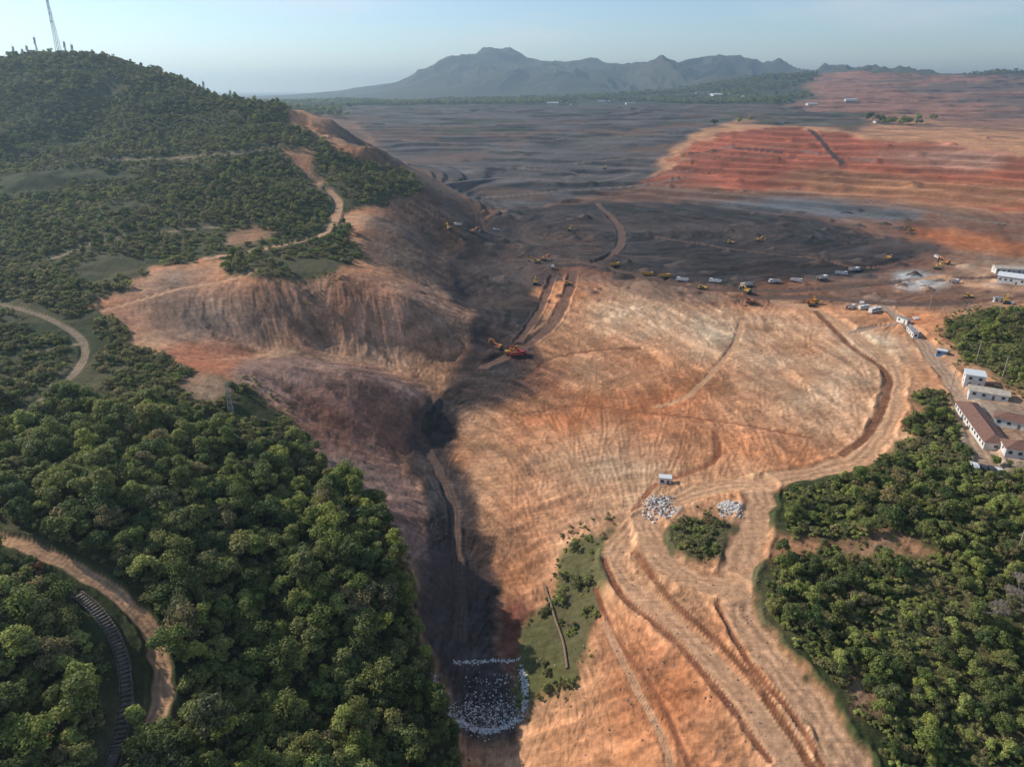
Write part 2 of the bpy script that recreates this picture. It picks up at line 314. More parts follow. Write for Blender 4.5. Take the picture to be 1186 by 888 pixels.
for c,w,pl in WR:
    q=smoothline(pl); hc=look(Zs,q[:,0],q[:,1])
    if len(hc)>5: hc=np.convolve(np.pad(hc,3,mode='edge'),np.ones(7)/7,'valid')
    s=bbox(q,.05); x=X[s]+NX[s]*w*.5; y=Y[s]+NY[s]*w*.5; best=np.full(x.shape,1e9); bh=np.zeros(x.shape)
    for a in range(len(q)-1):
        d=q[a+1]-q[a]; L=d@d+1e-9; t=np.clip(((x-q[a,0])*d[0]+(y-q[a,1])*d[1])/L,0,1)
        dd=(x-q[a,0]-t*d[0])**2+(y-q[a,1]-t*d[1])**2; k=dd<best; best[k]=dd[k]; bh[k]=(hc[a]+(hc[a+1]-hc[a])*t)[k]
    d=np.sqrt(best); h=w/2
    m=(1-ss(h*.95,h*1.7,d))*(1 if w>3.2 else .5)
    zz=Z[s]; zz=zz*(1-m)+(bh-.6-(.4 if w<=3.2 else 0))*m
    br_=np.exp(-((d-h*1.4)/(h*.25))**2)*(w>4.2)*ss(.2,.45,vn(x/12,y/12,79)); zz+=.8*br_
    Z[s]=zz
    mc=(1-ss(h*.9,h*1.15,d))*(.6+.6*fbm(x/5,y/5,3,76)); mc=np.clip(mc,0,1)
    rut=np.cos(d/h*9)*.25*ss(.25,.5,vn(x/9,y/9,77))
    col=np.array(COL[c])*(1+rut)[...,None]
    cc=C[s]*(1-mc[...,None])+col*mc[...,None]
    C[s]=cc*(1+.35*br_*(c in('tan','road')))[...,None]
    keep=3.5 if q[:,1].max()<330 else 5
    if c!='tan' and q[:,0].min()>0: keep=1.5
    roadm[s]=np.maximum(roadm[s],1-ss(h*1.1+keep*.5,h*1.3+keep,d))
C=np.clip(C,.012,.8)
# ---------- materials
def newmat(name):
    m=bpy.data.materials.new(name); m.use_nodes=True; nt=m.node_tree; return m,nt,nt.nodes['Principled BSDF']
def mat(name,rgb,rough=.6,metal=0,var=.25,scale=2.):
    m,nt,b=newmat(name); N=nt.nodes
    tc=N.new('ShaderNodeTexCoord'); no=N.new('ShaderNodeTexNoise'); no.inputs['Scale'].default_value=scale; no.inputs['Detail'].default_value=5
    nt.links.new(tc.outputs['Object'],no.inputs['Vector'])
    mr=N.new('ShaderNodeMapRange'); mr.inputs[1].default_value=.3; mr.inputs[2].default_value=.7; mr.inputs[3].default_value=1-var; mr.inputs[4].default_value=1+var*.4
    nt.links.new(no.outputs['Fac'],mr.inputs[0])
    mx=N.new('ShaderNodeVectorMath'); mx.operation='SCALE'; mx.inputs[0].default_value=rgb; nt.links.new(mr.outputs[0],mx.inputs['Scale'])
    nt.links.new(mx.outputs[0],b.inputs['Base Color']); b.inputs['Roughness'].default_value=rough; b.inputs['Metallic'].default_value=metal
    return m
gm_,nt,b=newmat('ground_soil'); N=nt.nodes; Lk=nt.links
at=N.new('ShaderNodeAttribute'); at.attribute_name='Col'
ge=N.new('ShaderNodeNewGeometry')
def noise(sc,det=6,vec=None):
    no=N.new('ShaderNodeTexNoise'); no.inputs['Scale'].default_value=sc; no.inputs['Detail'].default_value=det; no.inputs['Roughness'].default_value=.65; Lk.new(vec or ge.outputs['Position'],no.inputs['Vector']); return no
n1=noise(.5,6); n2=noise(.06,4)
def mrange(src,a,b_,c,d):
    r=N.new('ShaderNodeMapRange'); r.inputs[1].default_value=a; r.inputs[2].default_value=b_; r.inputs[3].default_value=c; r.inputs[4].default_value=d; Lk.new(src,r.inputs[0]); return r.outputs[0]
def mul(a,b_):
    m=N.new('ShaderNodeMath'); m.operation='MULTIPLY'; Lk.new(a,m.inputs[0]); Lk.new(b_,m.inputs[1]); return m.outputs[0]
s1=mrange(n1.outputs['Fac'],.32,.68,.74,1.24); s2=mrange(n2.outputs['Fac'],.3,.7,.85,1.15)
def graded(rot):
    mp=N.new('ShaderNodeMapping'); mp.inputs['Rotation'].default_value=(0,0,rot); mp.inputs['Scale'].default_value=(.035,.8,.3); Lk.new(ge.outputs['Position'],mp.inputs['Vector'])
    return noise(1.,3,mp.outputs[0]).outputs['Fac']
msk=mrange(noise(.02,3).outputs['Fac'],.44,.56,0,1)
mxf=N.new('ShaderNodeMix'); Lk.new(msk,mxf.inputs[0]); Lk.new(graded(.35),mxf.inputs[2]); Lk.new(graded(-.7),mxf.inputs[3])
s3=mrange(mxf.outputs[0],.32,.68,.85,1.14)
tot=mul(mul(s1,s2),s3)
vs=N.new('ShaderNodeVectorMath'); vs.operation='SCALE'; Lk.new(at.outputs['Color'],vs.inputs[0]); Lk.new(tot,vs.inputs['Scale']); Lk.new(vs.outputs[0],b.inputs['Base Color'])
b.inputs['Roughness'].default_value=.95; b.inputs['Specular IOR Level'].default_value=.15
bu=N.new('ShaderNodeBump'); bu.inputs['Strength'].default_value=.5; bu.inputs['Distance'].default_value=.8; Lk.new(tot,bu.inputs['Height']); Lk.new(bu.outputs[0],b.inputs['Normal'])
me=bpy.data.meshes.new('terrain'); nv=NR*NT
me.vertices.add(nv); me.vertices.foreach_set('co',np.stack([X,Y,Z],-1).astype(np.float32).ravel())
idx=np.arange(nv).reshape(NR,NT); q=np.stack([idx[:-1,:-1],idx[:-1,1:],idx[1:,1:],idx[1:,:-1]],-1).reshape(-1,4)
nf=len(q); me.loops.add(nf*4); me.loops.foreach_set('vertex_index',q.ravel().astype(np.int32)); me.polygons.add(nf)
me.polygons.foreach_set('loop_start',np.arange(0,nf*4,4,dtype=np.int32)); me.polygons.foreach_set('use_smooth',np.ones(nf,bool))
me.update()
ca=me.color_attributes.new('Col','FLOAT_COLOR','POINT'); ca.data.foreach_set('color',np.concatenate([C,np.ones((NR,NT,1))],-1).astype(np.float32).ravel())
me.materials.append(gm_)
ob=bpy.data.objects.new('terrain',me); scene.collection.objects.link(ob)
# ---------- foliage
def leafmat(name,cols):
    m,nt,b=newmat(name); N=nt.nodes; L=nt.links
    oi=N.new('ShaderNodeObjectInfo'); cr=N.new('ShaderNodeValToRGB'); els=cr.color_ramp.elements
    while len(els)<len(cols): els.new(.5)
    for i,c in enumerate(cols): els[i].position=i/(len(cols)-1); els[i].color=(*c,1)
    L.new(oi.outputs['Random'],cr.inputs[0])
    tc=N.new('ShaderNodeNewGeometry'); no=N.new('ShaderNodeTexNoise'); no.inputs['Scale'].default_value=.9; no.inputs['Detail'].default_value=3; L.new(tc.outputs['Position'],no.inputs['Vector'])
    mr=N.new('ShaderNodeMapRange'); mr.inputs[1].default_value=.3; mr.inputs[2].default_value=.7; mr.inputs[3].default_value=.65; mr.inputs[4].default_value=1.4; L.new(no.outputs['Fac'],mr.inputs[0])
    vs=N.new('ShaderNodeVectorMath'); vs.operation='SCALE'; L.new(cr.outputs[0],vs.inputs[0]); L.new(mr.outputs[0],vs.inputs['Scale']); L.new(vs.outputs[0],b.inputs['Base Color'])
    b.inputs['Roughness'].default_value=.65; b.inputs['Specular IOR Level'].default_value=.3
    tl=N.new('ShaderNodeBsdfTranslucent'); L.new(vs.outputs[0],tl.inputs['Color']); mx=N.new('ShaderNodeMixShader'); mx.inputs[0].default_value=.4
    L.new(b.outputs[0],mx.inputs[1]); L.new(tl.outputs[0],mx.inputs[2]); L.new(mx.outputs[0],N['Material Output'].inputs['Surface'])
    return m
sc_=lambda cs,k:[tuple(a*k for a in c) for c in cs]
LM=leafmat('leaves',sc_([(.05,.068,.02),(.09,.105,.03),(.15,.155,.045),(.055,.08,.025),(.175,.165,.055),(.09,.115,.03),(.2,.21,.05),(.07,.078,.035),(.2,.155,.065)],1.85))
LM2=leafmat('leaves_light',sc_([(.17,.19,.045),(.23,.24,.07),(.15,.16,.04)],1.75))
LM3=leafmat('scrub_leaves',sc_([(.12,.11,.045),(.18,.16,.06),(.085,.09,.038),(.21,.175,.075),(.12,.13,.045)],1.7))
BK=mat('bark',(.16,.11,.08),.9); DRY=mat('dry_twigs',(.34,.27,.22),.9); ORL=mat('autumn_leaves',(.3,.12,.045),.8)
class MB:
    def __init__(s): s.v=[];s.f=[];s.m=[];s.mats=[]
    def mi(s,m):
        if m not in s.mats: s.mats.append(m)
        return s.mats.index(m)
    def add(s,vs,fs,m):
        o=len(s.v); s.v+= [tuple(a) for a in vs]; k=s.mi(m)
        for f in fs: s.f.append([i+o for i in f]); s.m.append(k)
    def box(s,c,d,m,rz=0,top=1.):
        x,y,z=[a/2 for a in d]; vs=[]
        for k,tz in ((1,-z),(top,z)):
            for a,b_ in ((-x,-y),(x,-y),(x,y),(-x,y)):
                a*=k;b_*=k; vs.append((c[0]+a*math.cos(rz)-b_*math.sin(rz),c[1]+a*math.sin(rz)+b_*math.cos(rz),c[2]+tz))
        s.add(vs,[(3,2,1,0),(4,5,6,7),(0,1,5,4),(1,2,6,5),(2,3,7,6),(3,0,4,7)],m)
    def prism(s,prof,y0,y1,m):
        k=len(prof); vs=[(a,y0,b_) for a,b_ in prof]+[(a,y1,b_) for a,b_ in prof]
        s.add(vs,[list(range(k)),list(range(2*k-1,k-1,-1))]+[(i,i+k,(i+1)%k+k,(i+1)%k) for i in range(k)],m)
    def beam(s,p,q,w,m,w2=None,k=4):
        p=np.array(p,float);q=np.array(q,float); d=q-p; d/=np.linalg.norm(d)+1e-9
        a=np.cross(d,(0,0,1) if abs(d[2])<.9 else (1,0,0)); a/=np.linalg.norm(a); b_=np.cross(d,a); w2=w if w2 is None else w2; vs=[]
        for o,r in ((p,w),(q,w2)):
            for i in range(k):
                t=2*math.pi*(i+.5)/k; vs.append(o+(a*math.cos(t)+b_*math.sin(t))*r*.7)
        s.add(vs,[list(range(k-1,-1,-1)),list(range(k,2*k))]+[(i,(i+1)%k,(i+1)%k+k,i+k) for i in range(k)],m)
    def wheel(s,x,y,z,r,w,m,hub):
        s.beam((x,y-w/2,z),(x,y+w/2,z),r/.7,m,k=12); s.beam((x,y-w/2-.02,z),(x,y+w/2+.02,z),r*.5/.7,hub,k=8)
    def mesh(s,name):
        me=bpy.data.meshes.new(name); me.from_pydata(s.v,[],s.f)
        for m in s.mats: me.materials.append(m)
        me.polygons.foreach_set('material_index',s.m); me.update(); return me
def treemesh(name,h,r,lobes,nleaf,leaf,lm,seed,trunk=True,flat=.75,spread=1.):
    rd=np.random.default_rng(seed); b=MB(); top=h*.5
    if trunk: b.beam((0,0,-1),(0.2,.1,top),.22*h/9,BK,.13*h/9,6)
    cs=[]
    for i in range(lobes):
        a=rd.uniform(0,2*math.pi); q=math.sqrt(rd.uniform(0,1))*r*.78*spread; z=h*(.88-.42*(q/r)**1.5)-rd.uniform(0,.3)*h
        cs.append((q*math.cos(a),q*math.sin(a),z,r*rd.uniform(.18,.46)))
        if trunk and i<7: b.beam((0.1,.05,top*rd.uniform(.55,1)),(cs[-1][0],cs[-1][1],cs[-1][2]),.09*h/9,BK,.03,4)
    vs=[];fs=[]; wt=np.array([c[3]**2 for c in cs]); wt/=wt.sum()
    for (cx,cy,cz,cr),w_ in zip(cs,wt):
        k=int(nleaf*w_)+8
        d=rd.normal(size=(k,3)); d/=np.linalg.norm(d,axis=1)[:,None]; d[:,2]=np.where(d[:,2]<-.45,-d[:,2],d[:,2])
        rr=cr*rd.uniform(.45,1.25,size=k)
        p=d*rr[:,None]*np.array([1,1,flat])+np.array([cx,cy,cz])
        nn=d+rd.normal(size=(k,3))*.6+np.array([0,0,.3]); nn/=np.linalg.norm(nn,axis=1)[:,None]
        a=np.cross(nn,rd.normal(size=(k,3))); a/=np.linalg.norm(a,axis=1)[:,None]; c=np.cross(nn,a)
        sz=leaf*rd.uniform(.55,1.3,size=k)[:,None]
        for i in range(k):
            o=len(vs); A_=a[i]*sz[i];B_=c[i]*sz[i]*.75
            vs+= [p[i]-A_-B_*.3,p[i]-B_*.9,p[i]+A_+B_*.2,p[i]+B_]; fs.append((o,o+1,o+2,o+3))
    b.add(vs,fs,lm); return b.mesh(name)
big=[]
for i in range(8): big.append(treemesh('broadleaf_tree',random.uniform(7,13),random.uniform(2.6,5),random.randint(10,22),1900,.34,LM,10+i))
big.append(treemesh('broadleaf_tree',9,3.4,12,1500,.34,LM2,31))
big.append(treemesh('autumn_tree',7,2.6,8,900,.34,ORL,32))
small=[treemesh('shrub',random.uniform(2.5,5),random.uniform(1.6,3),random.randint(6,10),420,.35,LM3 if i%2 else LM,50+i) for i in range(6)]
small.append(treemesh('shrub',2.5,1.8,6,320,.36,LM2,61))
farm=[treemesh('far_tree',14,7,9,420,1.1,LM,70+i) for i in range(4)]
def coll(name,meshes):
    c=bpy.data.collections.new(name)
    for i,m in enumerate(meshes):
        o=bpy.data.objects.new('%s_%02d'%(name,i),m); c.objects.link(o)
    return c
CB,CS,CF=coll('broadleaf_tree_kinds',big),coll('shrub_kinds',small),coll('far_tree_kinds',farm)
def gn(name,collection):
    g=bpy.data.node_groups.new(name,'GeometryNodeTree'); g.interface.new_socket('Geometry',in_out='INPUT',socket_type='NodeSocketGeometry'); g.interface.new_socket('Geometry',in_out='OUTPUT',socket_type='NodeSocketGeometry')
    N=g.nodes; L=g.links; gi=N.new('NodeGroupInput'); go=N.new('NodeGroupOutput'); ip=N.new('GeometryNodeInstanceOnPoints'); ci=N.new('GeometryNodeCollectionInfo')
    ci.inputs['Collection'].default_value=collection; ci.inputs['Separate Children'].default_value=True; ci.inputs['Reset Children'].default_value=True
    ip.inputs['Pick Instance'].default_value=True
    def na(n,t):
        a=N.new('GeometryNodeInputNamedAttribute'); a.data_type=t; a.inputs['Name'].default_value=n; return a.outputs['Attribute']
    L.new(gi.outputs[0],ip.inputs['Points']); L.new(ci.outputs[0],ip.inputs['Instance']); L.new(na('kind','INT'),ip.inputs['Instance Index'])
    er=N.new('FunctionNodeEulerToRotation'); L.new(na('rot','FLOAT_VECTOR'),er.inputs[0]); L.new(er.outputs[0],ip.inputs['Rotation']); L.new(na('scl','FLOAT_VECTOR'),ip.inputs['Scale']); L.new(ip.outputs[0],go.inputs[0]); return g
def scatter(name,collection,p,kinds,scl,rot):
    k=len(p); me=bpy.data.meshes.new(name); me.vertices.add(k); me.vertices.foreach_set('co',p.astype(np.float32).ravel())
    a=me.attributes.new('kind','INT','POINT'); a.data.foreach_set('value',kinds.astype(np.int32))
    a=me.attributes.new('rot','FLOAT_VECTOR','POINT'); a.data.foreach_set('vector',rot.astype(np.float32).ravel())
    a=me.attributes.new('scl','FLOAT_VECTOR','POINT'); a.data.foreach_set('vector',scl.astype(np.float32).ravel())
    o=bpy.data.objects.new(name,me); scene.collection.objects.link(o); m=o.modifiers.new('instances','NODES'); m.node_group=gn(name+'_nodes',collection); return o
def cand(x0,x1,y0,y1,s):
    gx_,gy_=np.meshgrid(np.arange(x0,x1,s),np.arange(y0,y1,s)); gx_=gx_.ravel()+rng.uniform(-.5,.5,gx_.size)*s; gy_=gy_.ravel()+rng.uniform(-.5,.5,gy_.size)*s
    return gx_,gy_
def plant(name,collection,weights,x,y,keep,s0,s1,sink=.2,tilt=.08):
    keep=keep&(np.abs(np.arctan2(x,y))<.85)
    x=x[keep];y=y[keep];k=len(x); z=look(Z,x,y)-sink
    kinds=rng.choice(len(weights),k,p=np.array(weights)/sum(weights)); s=rng.uniform(s0,s1,k)
    scl=np.stack([s,s,s*rng.uniform(.8,1.2,k)],1); rot=np.stack([rng.uniform(-tilt,tilt,k),rng.uniform(-tilt,tilt,k),rng.uniform(0,6.28,k)],1)
    scatter(name,collection,np.stack([x,y,z],1),kinds,scl,rot)
okveg=forest*(1-roadm)
def dens(x,y): return look(okveg,x,y)
g2=np.zeros((NR,NT))
for c,pl in WZ:
    if c=='grass2': g2=np.maximum(g2,pip(pl))
fsoft=blur(okveg,5,2)*(1-roadm)*(1-black)
x,y=cand(-260,80,40,330,4.6)
edge=215+fbm(x/30,y/30,2,5)*50+ss(-100,-60,x)*60
plant('forest_trees',CB,[1,1,1,1,1,1,1,1,.7,.05],x,y,(x<-20)&(dens(x,y)>.6)&(look(g2,x,y)<.5)&(y<edge)&(vn(x/9,y/9,8)<.93),.5,1.2)
x,y=cand(-330,80,60,400,3.2)
plant('forest_undergrowth',CS,[1,1,1,1,1,1,.5],x,y,(x<-10)&(dens(x,y)>.5)&(look(g2,x,y)<.5)&((y<225)|(fbm(x/22,y/22,3,17)>.43)),.35,1.05)
x,y=cand(20,330,60,420,4.6); d=dens(x,y)
plant('forest_trees',CB,[1,1,1,1,1,1,1,1,2.4,.03],x,y,(d>.6)&(vn(x/16,y/16,9)>.45)&(x>45),.35,.8)
x,y=cand(10,330,60,420,2.6); d=dens(x,y)
plant('shrub_undergrowth',CS,[1,1,1,1,1,1,5],x,y,(d>.5)&(x>5)&((look(g2,x,y)<.5)|(vn(x/5,y/5,3)>.55)),.35,.9)
x,y=cand(-120,330,90,420,2.2); d=look(fsoft,x,y)
plant('fringe_grass_tufts',CS,[1,1,1,1,1,1,2],x,y,(d>.04)&(d<.75)&(fbm(x/8,y/8,3,97)>.5),.12,.4)
x,y=cand(-900,-20,380,1000,4.6); d=dens(x,y); hd=fbm(x/60,y/60,5,90)
plant('hillside_shrubs',CS,[1,1,1,1,1,1,.3],x,y,(d>.5)&(hd>.33)&((y>440)|(hd>.42)),.35,1.2)
x,y=cand(-900,-20,380,1000,8.5); d=dens(x,y)
hd=fbm(x/60,y/60,5,90)
plant('hillside_trees',CB,[1,1,1,1,1,1,1,1,.3,.05],x,y,(d>.6)&(hd>.5),.4,.85)
x,y=cand(-1500,3500,1500,4200,22); hd=fbm(x/420,y/160,4,95)
gz=look(grey,x,y)+look(redm,x,y); rf=look(redfar,x,y)
plant('distant_trees',CF,[1,1,1,1],x,y,(gz<.3)&(hd>.47+.13*(rf>.3))&(look(fz,x,y)>.4)&((rf<.3)|(y<2300)),.8,1.5)
# ---------- object materials
WH=mat('white_paint',(.72,.72,.7),.45,var=.15); YE=mat('yellow_paint',(.62,.33,.03),.45); RD=mat('red_paint',(.5,.05,.03),.45); OR=mat('orange_paint',(.6,.2,.04),.5)
TY=mat('tyre_rubber',(.03,.03,.03),.9); GL=mat('dark_glass',(.03,.04,.05),.15,var=.1); ST=mat('steel',(.25,.25,.25),.5,.4); DK=mat('dark_metal',(.06,.06,.065),.6); EA=mat('load_soil',(.22,.11,.07),.95)
TR=mat('tile_roof',(.2,.1,.07),.85,scale=1.); GR=mat('grey_roof',(.3,.29,.28),.7,scale=.5); BR=mat('beige_roof',(.5,.42,.32),.7,scale=.5); WW=mat('white_wall',(.66,.64,.6),.8,var=.2,scale=.4); CN=mat('concrete',(.38,.34,.3),.9,var=.4); CD=mat('shaded_concrete',(.17,.14,.11),.9,var=.5,scale=.8); BL=mat('blue_paint',(.08,.25,.5),.5)  # stair concrete: brownish, with shade darkening put into its base colour
WD=mat('wood',(.22,.14,.09),.8); GS=mat('galvanised_steel',(.5,.5,.5),.45,.5)
def dumptruck(cab):
    b=MB()
    b.box((0,0,.95),(8.4,.9,.35),DK)
    for x in (3.0,-1.4,-2.8):
        for y in (-1.05,1.05): b.wheel(x,y,.55,.55,.4,TY,ST)
    b.prism([(2.1,1.0),(4.2,1.0),(4.3,1.9),(4.05,2.9),(3.8,3.05),(2.15,3.05)],-1.2,1.2,cab)
    b.prism([(4.33,1.95),(4.34,1.98),(4.1,2.85),(4.06,2.85)],-1.0,1.0,GL)
    for y in (-1.215,1.2): b.box((3.1,y+.007,2.35),(1.2,.03,.75),GL)
    b.box((4.3,0,.95),(.25,2.4,.35),DK)
    b.prism([(1.9,1.2),(1.9,2.9),(-4.1,2.9),(-4.5,1.7),(-4.1,1.2)],-1.25,-1.15,cab); b.prism([(1.9,1.2),(1.9,2.9),(-4.1,2.9),(-4.5,1.7),(-4.1,1.2)],1.15,1.25,cab)
    b.box((1.85,0,2.1),(.1,2.3,1.8),cab); b.box((-1.1,0,1.25),(5.9,2.3,.12),DK)
    b.box((-1.1,0,1.95),(5.6,2.2,1.3),EA,top=.75)
    for x in (.6,-.8,-2.2,-3.5):
        for y in (-1.3,1.3): b.box((x,y,2.05),(.12,.1,1.6),ST)
    return b.mesh('dump_truck')
def excavator(col):
    b=MB()
    for y in (-1.35,1.35):
        b.prism([(-2.2,.5),(-1.8,.05),(1.8,.05),(2.2,.5),(1.9,1.0),(-1.9,1.0)],y-.35,y+.35,DK)
    b.box((0,0,.8),(2.2,2.0,.5),DK); b.beam((0,0,1.0),(0,0,1.3),1.3,DK,k=12)
    b.box((-.7,0,1.95),(3.6,2.7,1.2),col,top=.93); b.box((-2.5,0,1.9),(.7,2.6,1.3),DK,top=.85)
    b.box((.8,.9,2.5),(1.6,.95,1.7),col,top=.88); b.box((1.0,.9,2.7),(1.35,1.0,1.0),GL,top=.9); b.beam((-1.5,-.8,2.5),(-1.5,-.8,3.2),.15,DK)
    bp=[(1.0,1.7),(2.6,4.3),(4.0,5.1),(6.1,4.4),(6.0,4.0),(4.0,4.5),(3.0,3.8),(1.5,1.5)]
    b.prism(bp,-.3,.3,col); b.prism([(5.7,4.9),(6.3,4.7),(7.0,1.8),(6.6,1.7)],-.22,.22,col)
    b.prism([(7.1,2.0),(6.3,1.8),(5.6,.9),(5.9,.3),(6.6,.2),(6.4,.9)],-.6,.6,DK)
    b.beam((1.4,0,2.2),(3.3,0,4.0),.16,ST); b.beam((4.2,0,5.3),(6.0,0,5.0),.14,ST)
    return b.mesh('excavator')
def dozer():
    b=MB()
    for y in (-1.1,1.1): b.prism([(-2,.6),(-1.6,.05),(1.6,.05),(2,.6),(1.4,1.05),(-1.5,1.1)],y-.28,y+.28,DK)
    b.box((.4,0,1.35),(2.6,1.4,1.0),YE,top=.92); b.box((-1.1,0,1.9),(1.5,1.6,1.5),YE,top=.9); b.box((-1.1,0,2.2),(1.54,1.64,.7),GL,top=.93)
    b.prism([(2.6,.1),(2.8,.1),(2.65,.7),(2.85,1.4),(2.65,1.4),(2.45,.7)],-1.8,1.8,YE)
    for y in (-1.3,1.3): b.beam((0,y,.6),(2.6,y,.5),.2,YE)
    b.prism([(-2.2,.3),(-2.9,.4),(-2.8,1.4),(-2.3,1.4)],-.3,.3,DK); return b.mesh('bulldozer')
def car(col):
    b=MB()
    b.prism([(-2.1,.35),(2.1,.35),(2.15,.75),(1.9,.9),(1.0,1.0),(.4,1.45),(-1.3,1.48),(-1.95,1.0),(-2.15,.9)],-.88,.88,col)
    b.prism([(.98,1.0),(.42,1.4),(-1.28,1.43),(-1.8,1.02)],-.9,.9,GL)
    b.box((-.4,0,1.47),(1.5,1.4,.05),col)
    for x in (-1.35,1.35):
        for y in (-.8,.8): b.wheel(x,y,.33,.33,.22,TY,ST)
    return b.mesh('car')
def bus():
    b=MB(); b.prism([(-5,.5),(5,.5),(5.1,1.3),(4.9,3.0),(-5,3.1)],-1.25,1.25,WH)
    for y in (-1.265,1.25):
        for i in range(7): b.box((-4+i*1.25,y+.007,2.2),(1.0,.03,.8),GL)
    b.box((5.03,0,2.2),(.1,2.2,1.0),GL); b.box((0,0,3.2),(3,1.5,.25),WH)
    for x in (-3,3.2):
        for y in (-1.1,1.1): b.wheel(x,y,.5,.5,.3,TY,ST)
    return b.mesh('bus')
def pole(h=11,arms=1):
    b=MB(); b.beam((0,0,-1),(0,0,h),.3,CN,.2,8)
    for i in range(arms):
        z=h-.5-i*1.3; b.beam((-1.2,0,z),(1.2,0,z),.12,CN)
        for x in (-1.1,0,1.1): b.beam((x,0,z),(x,0,z+.3),.1,WH)
    return b.mesh('utility_pole')
def lattice(h,w,wt,name,m=GS,ant=True,th=1.):
    b=MB(); nseg=int(h/(w*1.3)); 
    def c(k,t): ww=(w+(wt-w)*t)/2; return [(-ww,-ww),(ww,-ww),(ww,ww),(-ww,ww)][k%4]+(t*h,)
    for i in range(nseg):
        a,b_=i/nseg,(i+1)/nseg
        for k in range(4):
            b.beam(c(k,a),c(k,b_),.3*th,m); b.beam(c(k,a),c(k+1,b_),.16*th,m); b.beam(c(k,b_),c(k+1,b_),.16*th,m)
    if ant:
        for z,k in ((.97,6),(.86,5),(.74,4)):
            for i in range(k):
                t=6.28*i/k; r=wt/2+.8; b.box((r*math.cos(t),r*math.sin(t),h*z),(.35,.5,2.2),WH,rz=t)
        b.beam((0,-1.2,h*.6),(0,-1.7,h*.6),1.8,WH,1.9,12); b.beam((0,0,h),(0,0,h+5),.15,m)
    return b.mesh(name)
def building(L,Wd,H,rh,wall,roof,kind='gable',storey=1,name='house'):
    b=MB(); b.box((0,0,H/2-1),(L,Wd,H+2),wall); e=.6; x,y=L/2+e,Wd/2+e
    if kind=='flat': b.box((0,0,H+.2),(L+.5,Wd+.5,.4),roof)
    else:
        ix=L/2+e if kind=='gable' else max(L/2-Wd/2,.5)
        vs=[(-x,-y,H-.05),(x,-y,H-.05),(x,y,H-.05),(-x,y,H-.05),(-ix,0,H+rh),(ix,0,H+rh)]
        b.add(vs,[(3,2,1,0),(0,1,5,4),(2,3,4,5),(1,2,5),(3,0,4)],roof)
        b.beam((-ix,0,H+rh),(ix,0,H+rh),.25,roof)
    for s_ in range(storey):
        z=(s_+.55)*H/storey; k=max(2,int(L/3))
        for i in range(k):
            xx=-L/2+(i+.5)*L/k
            for sy in (-1,1):
                if i==k//2 and s_==0: b.box((xx,sy*(Wd/2+.01),1.05),(1.0,.08,2.1),WD)
                else: b.box((xx,sy*(Wd/2+.01),z),(1.3,.08,1.1),GL); b.box((xx,sy*(Wd/2+.03),z-.62),(1.5,.14,.12),CN)
        for sx in (-1,1):
            b.box((sx*(L/2+.01),0,z),(.08,1.3,1.1),GL)
    return b.mesh(name)
def place(me,name,u,v,rz=0,s=1,dz=0,xy=None):
    x,y=xy or P(u,v); o=bpy.data.objects.new(name,me); o.location=(x,y,float(look(Z,x,y))+dz); o.rotation_euler=(0,0,rz); o.scale=(s,s,s); scene.collection.objects.link(o); return o
TRK=dumptruck(WH); TRY=dumptruck(YE); TRR=dumptruck(RD); EXY=excavator(YE); EXO=excavator(OR); EXR=excavator(RD); DZ=dozer(); CW_=car(WH); CD_=car(DK); BUS=bus()
r_=random.Random(4)
for u,v in [(790,327),(828,329),(864,331),(897,329),(922,328),(952,323),(974,318),(989,314)]: place(TRK,'dump_truck',u,v+r_.uniform(-1.5,1.5),r_.uniform(-.7,.7)+(3.14 if u<900 else 0),r_.uniform(.95,1.1))
for u,v in [(712,309),(750,320),(770,322),(940,352)]: place(TRY,'dump_truck',u,v,r_.uniform(-.3,.3),1.)
for u,v in [(640,312),(985,358),(1085,300),(1105,328),(575,268),(530,262)]: place(TRK,'dump_truck',u,v,r_.uniform(0,3),.9)
for u,v,m_,a in [(622,305,EXY,2.8),(630,302,EXO,.4),(660,268,EXY,1.2),(865,340,EXY,2.),(868,352,EXO,3.),(940,355,EXO,1.),(1085,312,EXY,.5),(1095,306,EXO,2.),(878,280,EXY,.1),(1055,268,EXY,3.),(520,266,EXY,2.),(548,270,EXO,.5),(577,404,EXO,2.5),(590,411,EXY,.2),(603,411,EXR,3.0),(1165,352,EXY,1.),(700,196,EXY,1.),(620,330,EXY,1.5)]: place(m_,'excavator',u,v,a,1.1)
place(TRR,'dump_truck',598,413,.3,1.1)
for u,v,a in [(657,330,1.),(845,282,.5),(1030,300,2.),(812,335,.2),(1120,345,.6)]: place(DZ,'bulldozer',u,v,a,1.2)
place(BUS,'bus',1013,362,.5,1.); place(BUS,'bus',1000,358,.4,.8)
for u,v in [(1128,541),(1137,543),(1147,545),(1156,547),(1120,470),(998,352),(1090,408),(1170,352),(1060,370)]: place(CW_ if r_.random()<.75 else CD_,'parked_car',u,v,1.4+r_.uniform(-.1,.1),1.1)
def span(me_fn,p,q_,name,**k):
    a=np.array(P(*p)); c=np.array(P(*q_)); d=c-a; L=float(np.hypot(*d)); m_=me_fn(L)
    place(m_,name,0,0,math.atan2(d[1],d[0]),xy=tuple((a+c)/2))
span(lambda L:building(L,8,3.4,2,WW,TR,'hip'),(1117,474),(1152,522),'long_house')
span(lambda L:building(L,8,3.4,2,WW,TR,'hip'),(1160,523),(1205,530),'long_house')
span(lambda L:building(L,7,3.2,1.8,WW,TR,'hip'),(1150,490),(1210,500),'tiled_house')
span(lambda L:building(L,8,5.5,1.5,WW,WH,'flat',2),(1114,446),(1138,446),'white_house')
span(lambda L:building(L,7,3.2,1.2,WW,BR,'gable'),(1120,460),(1166,462),'beige_roof_shed')
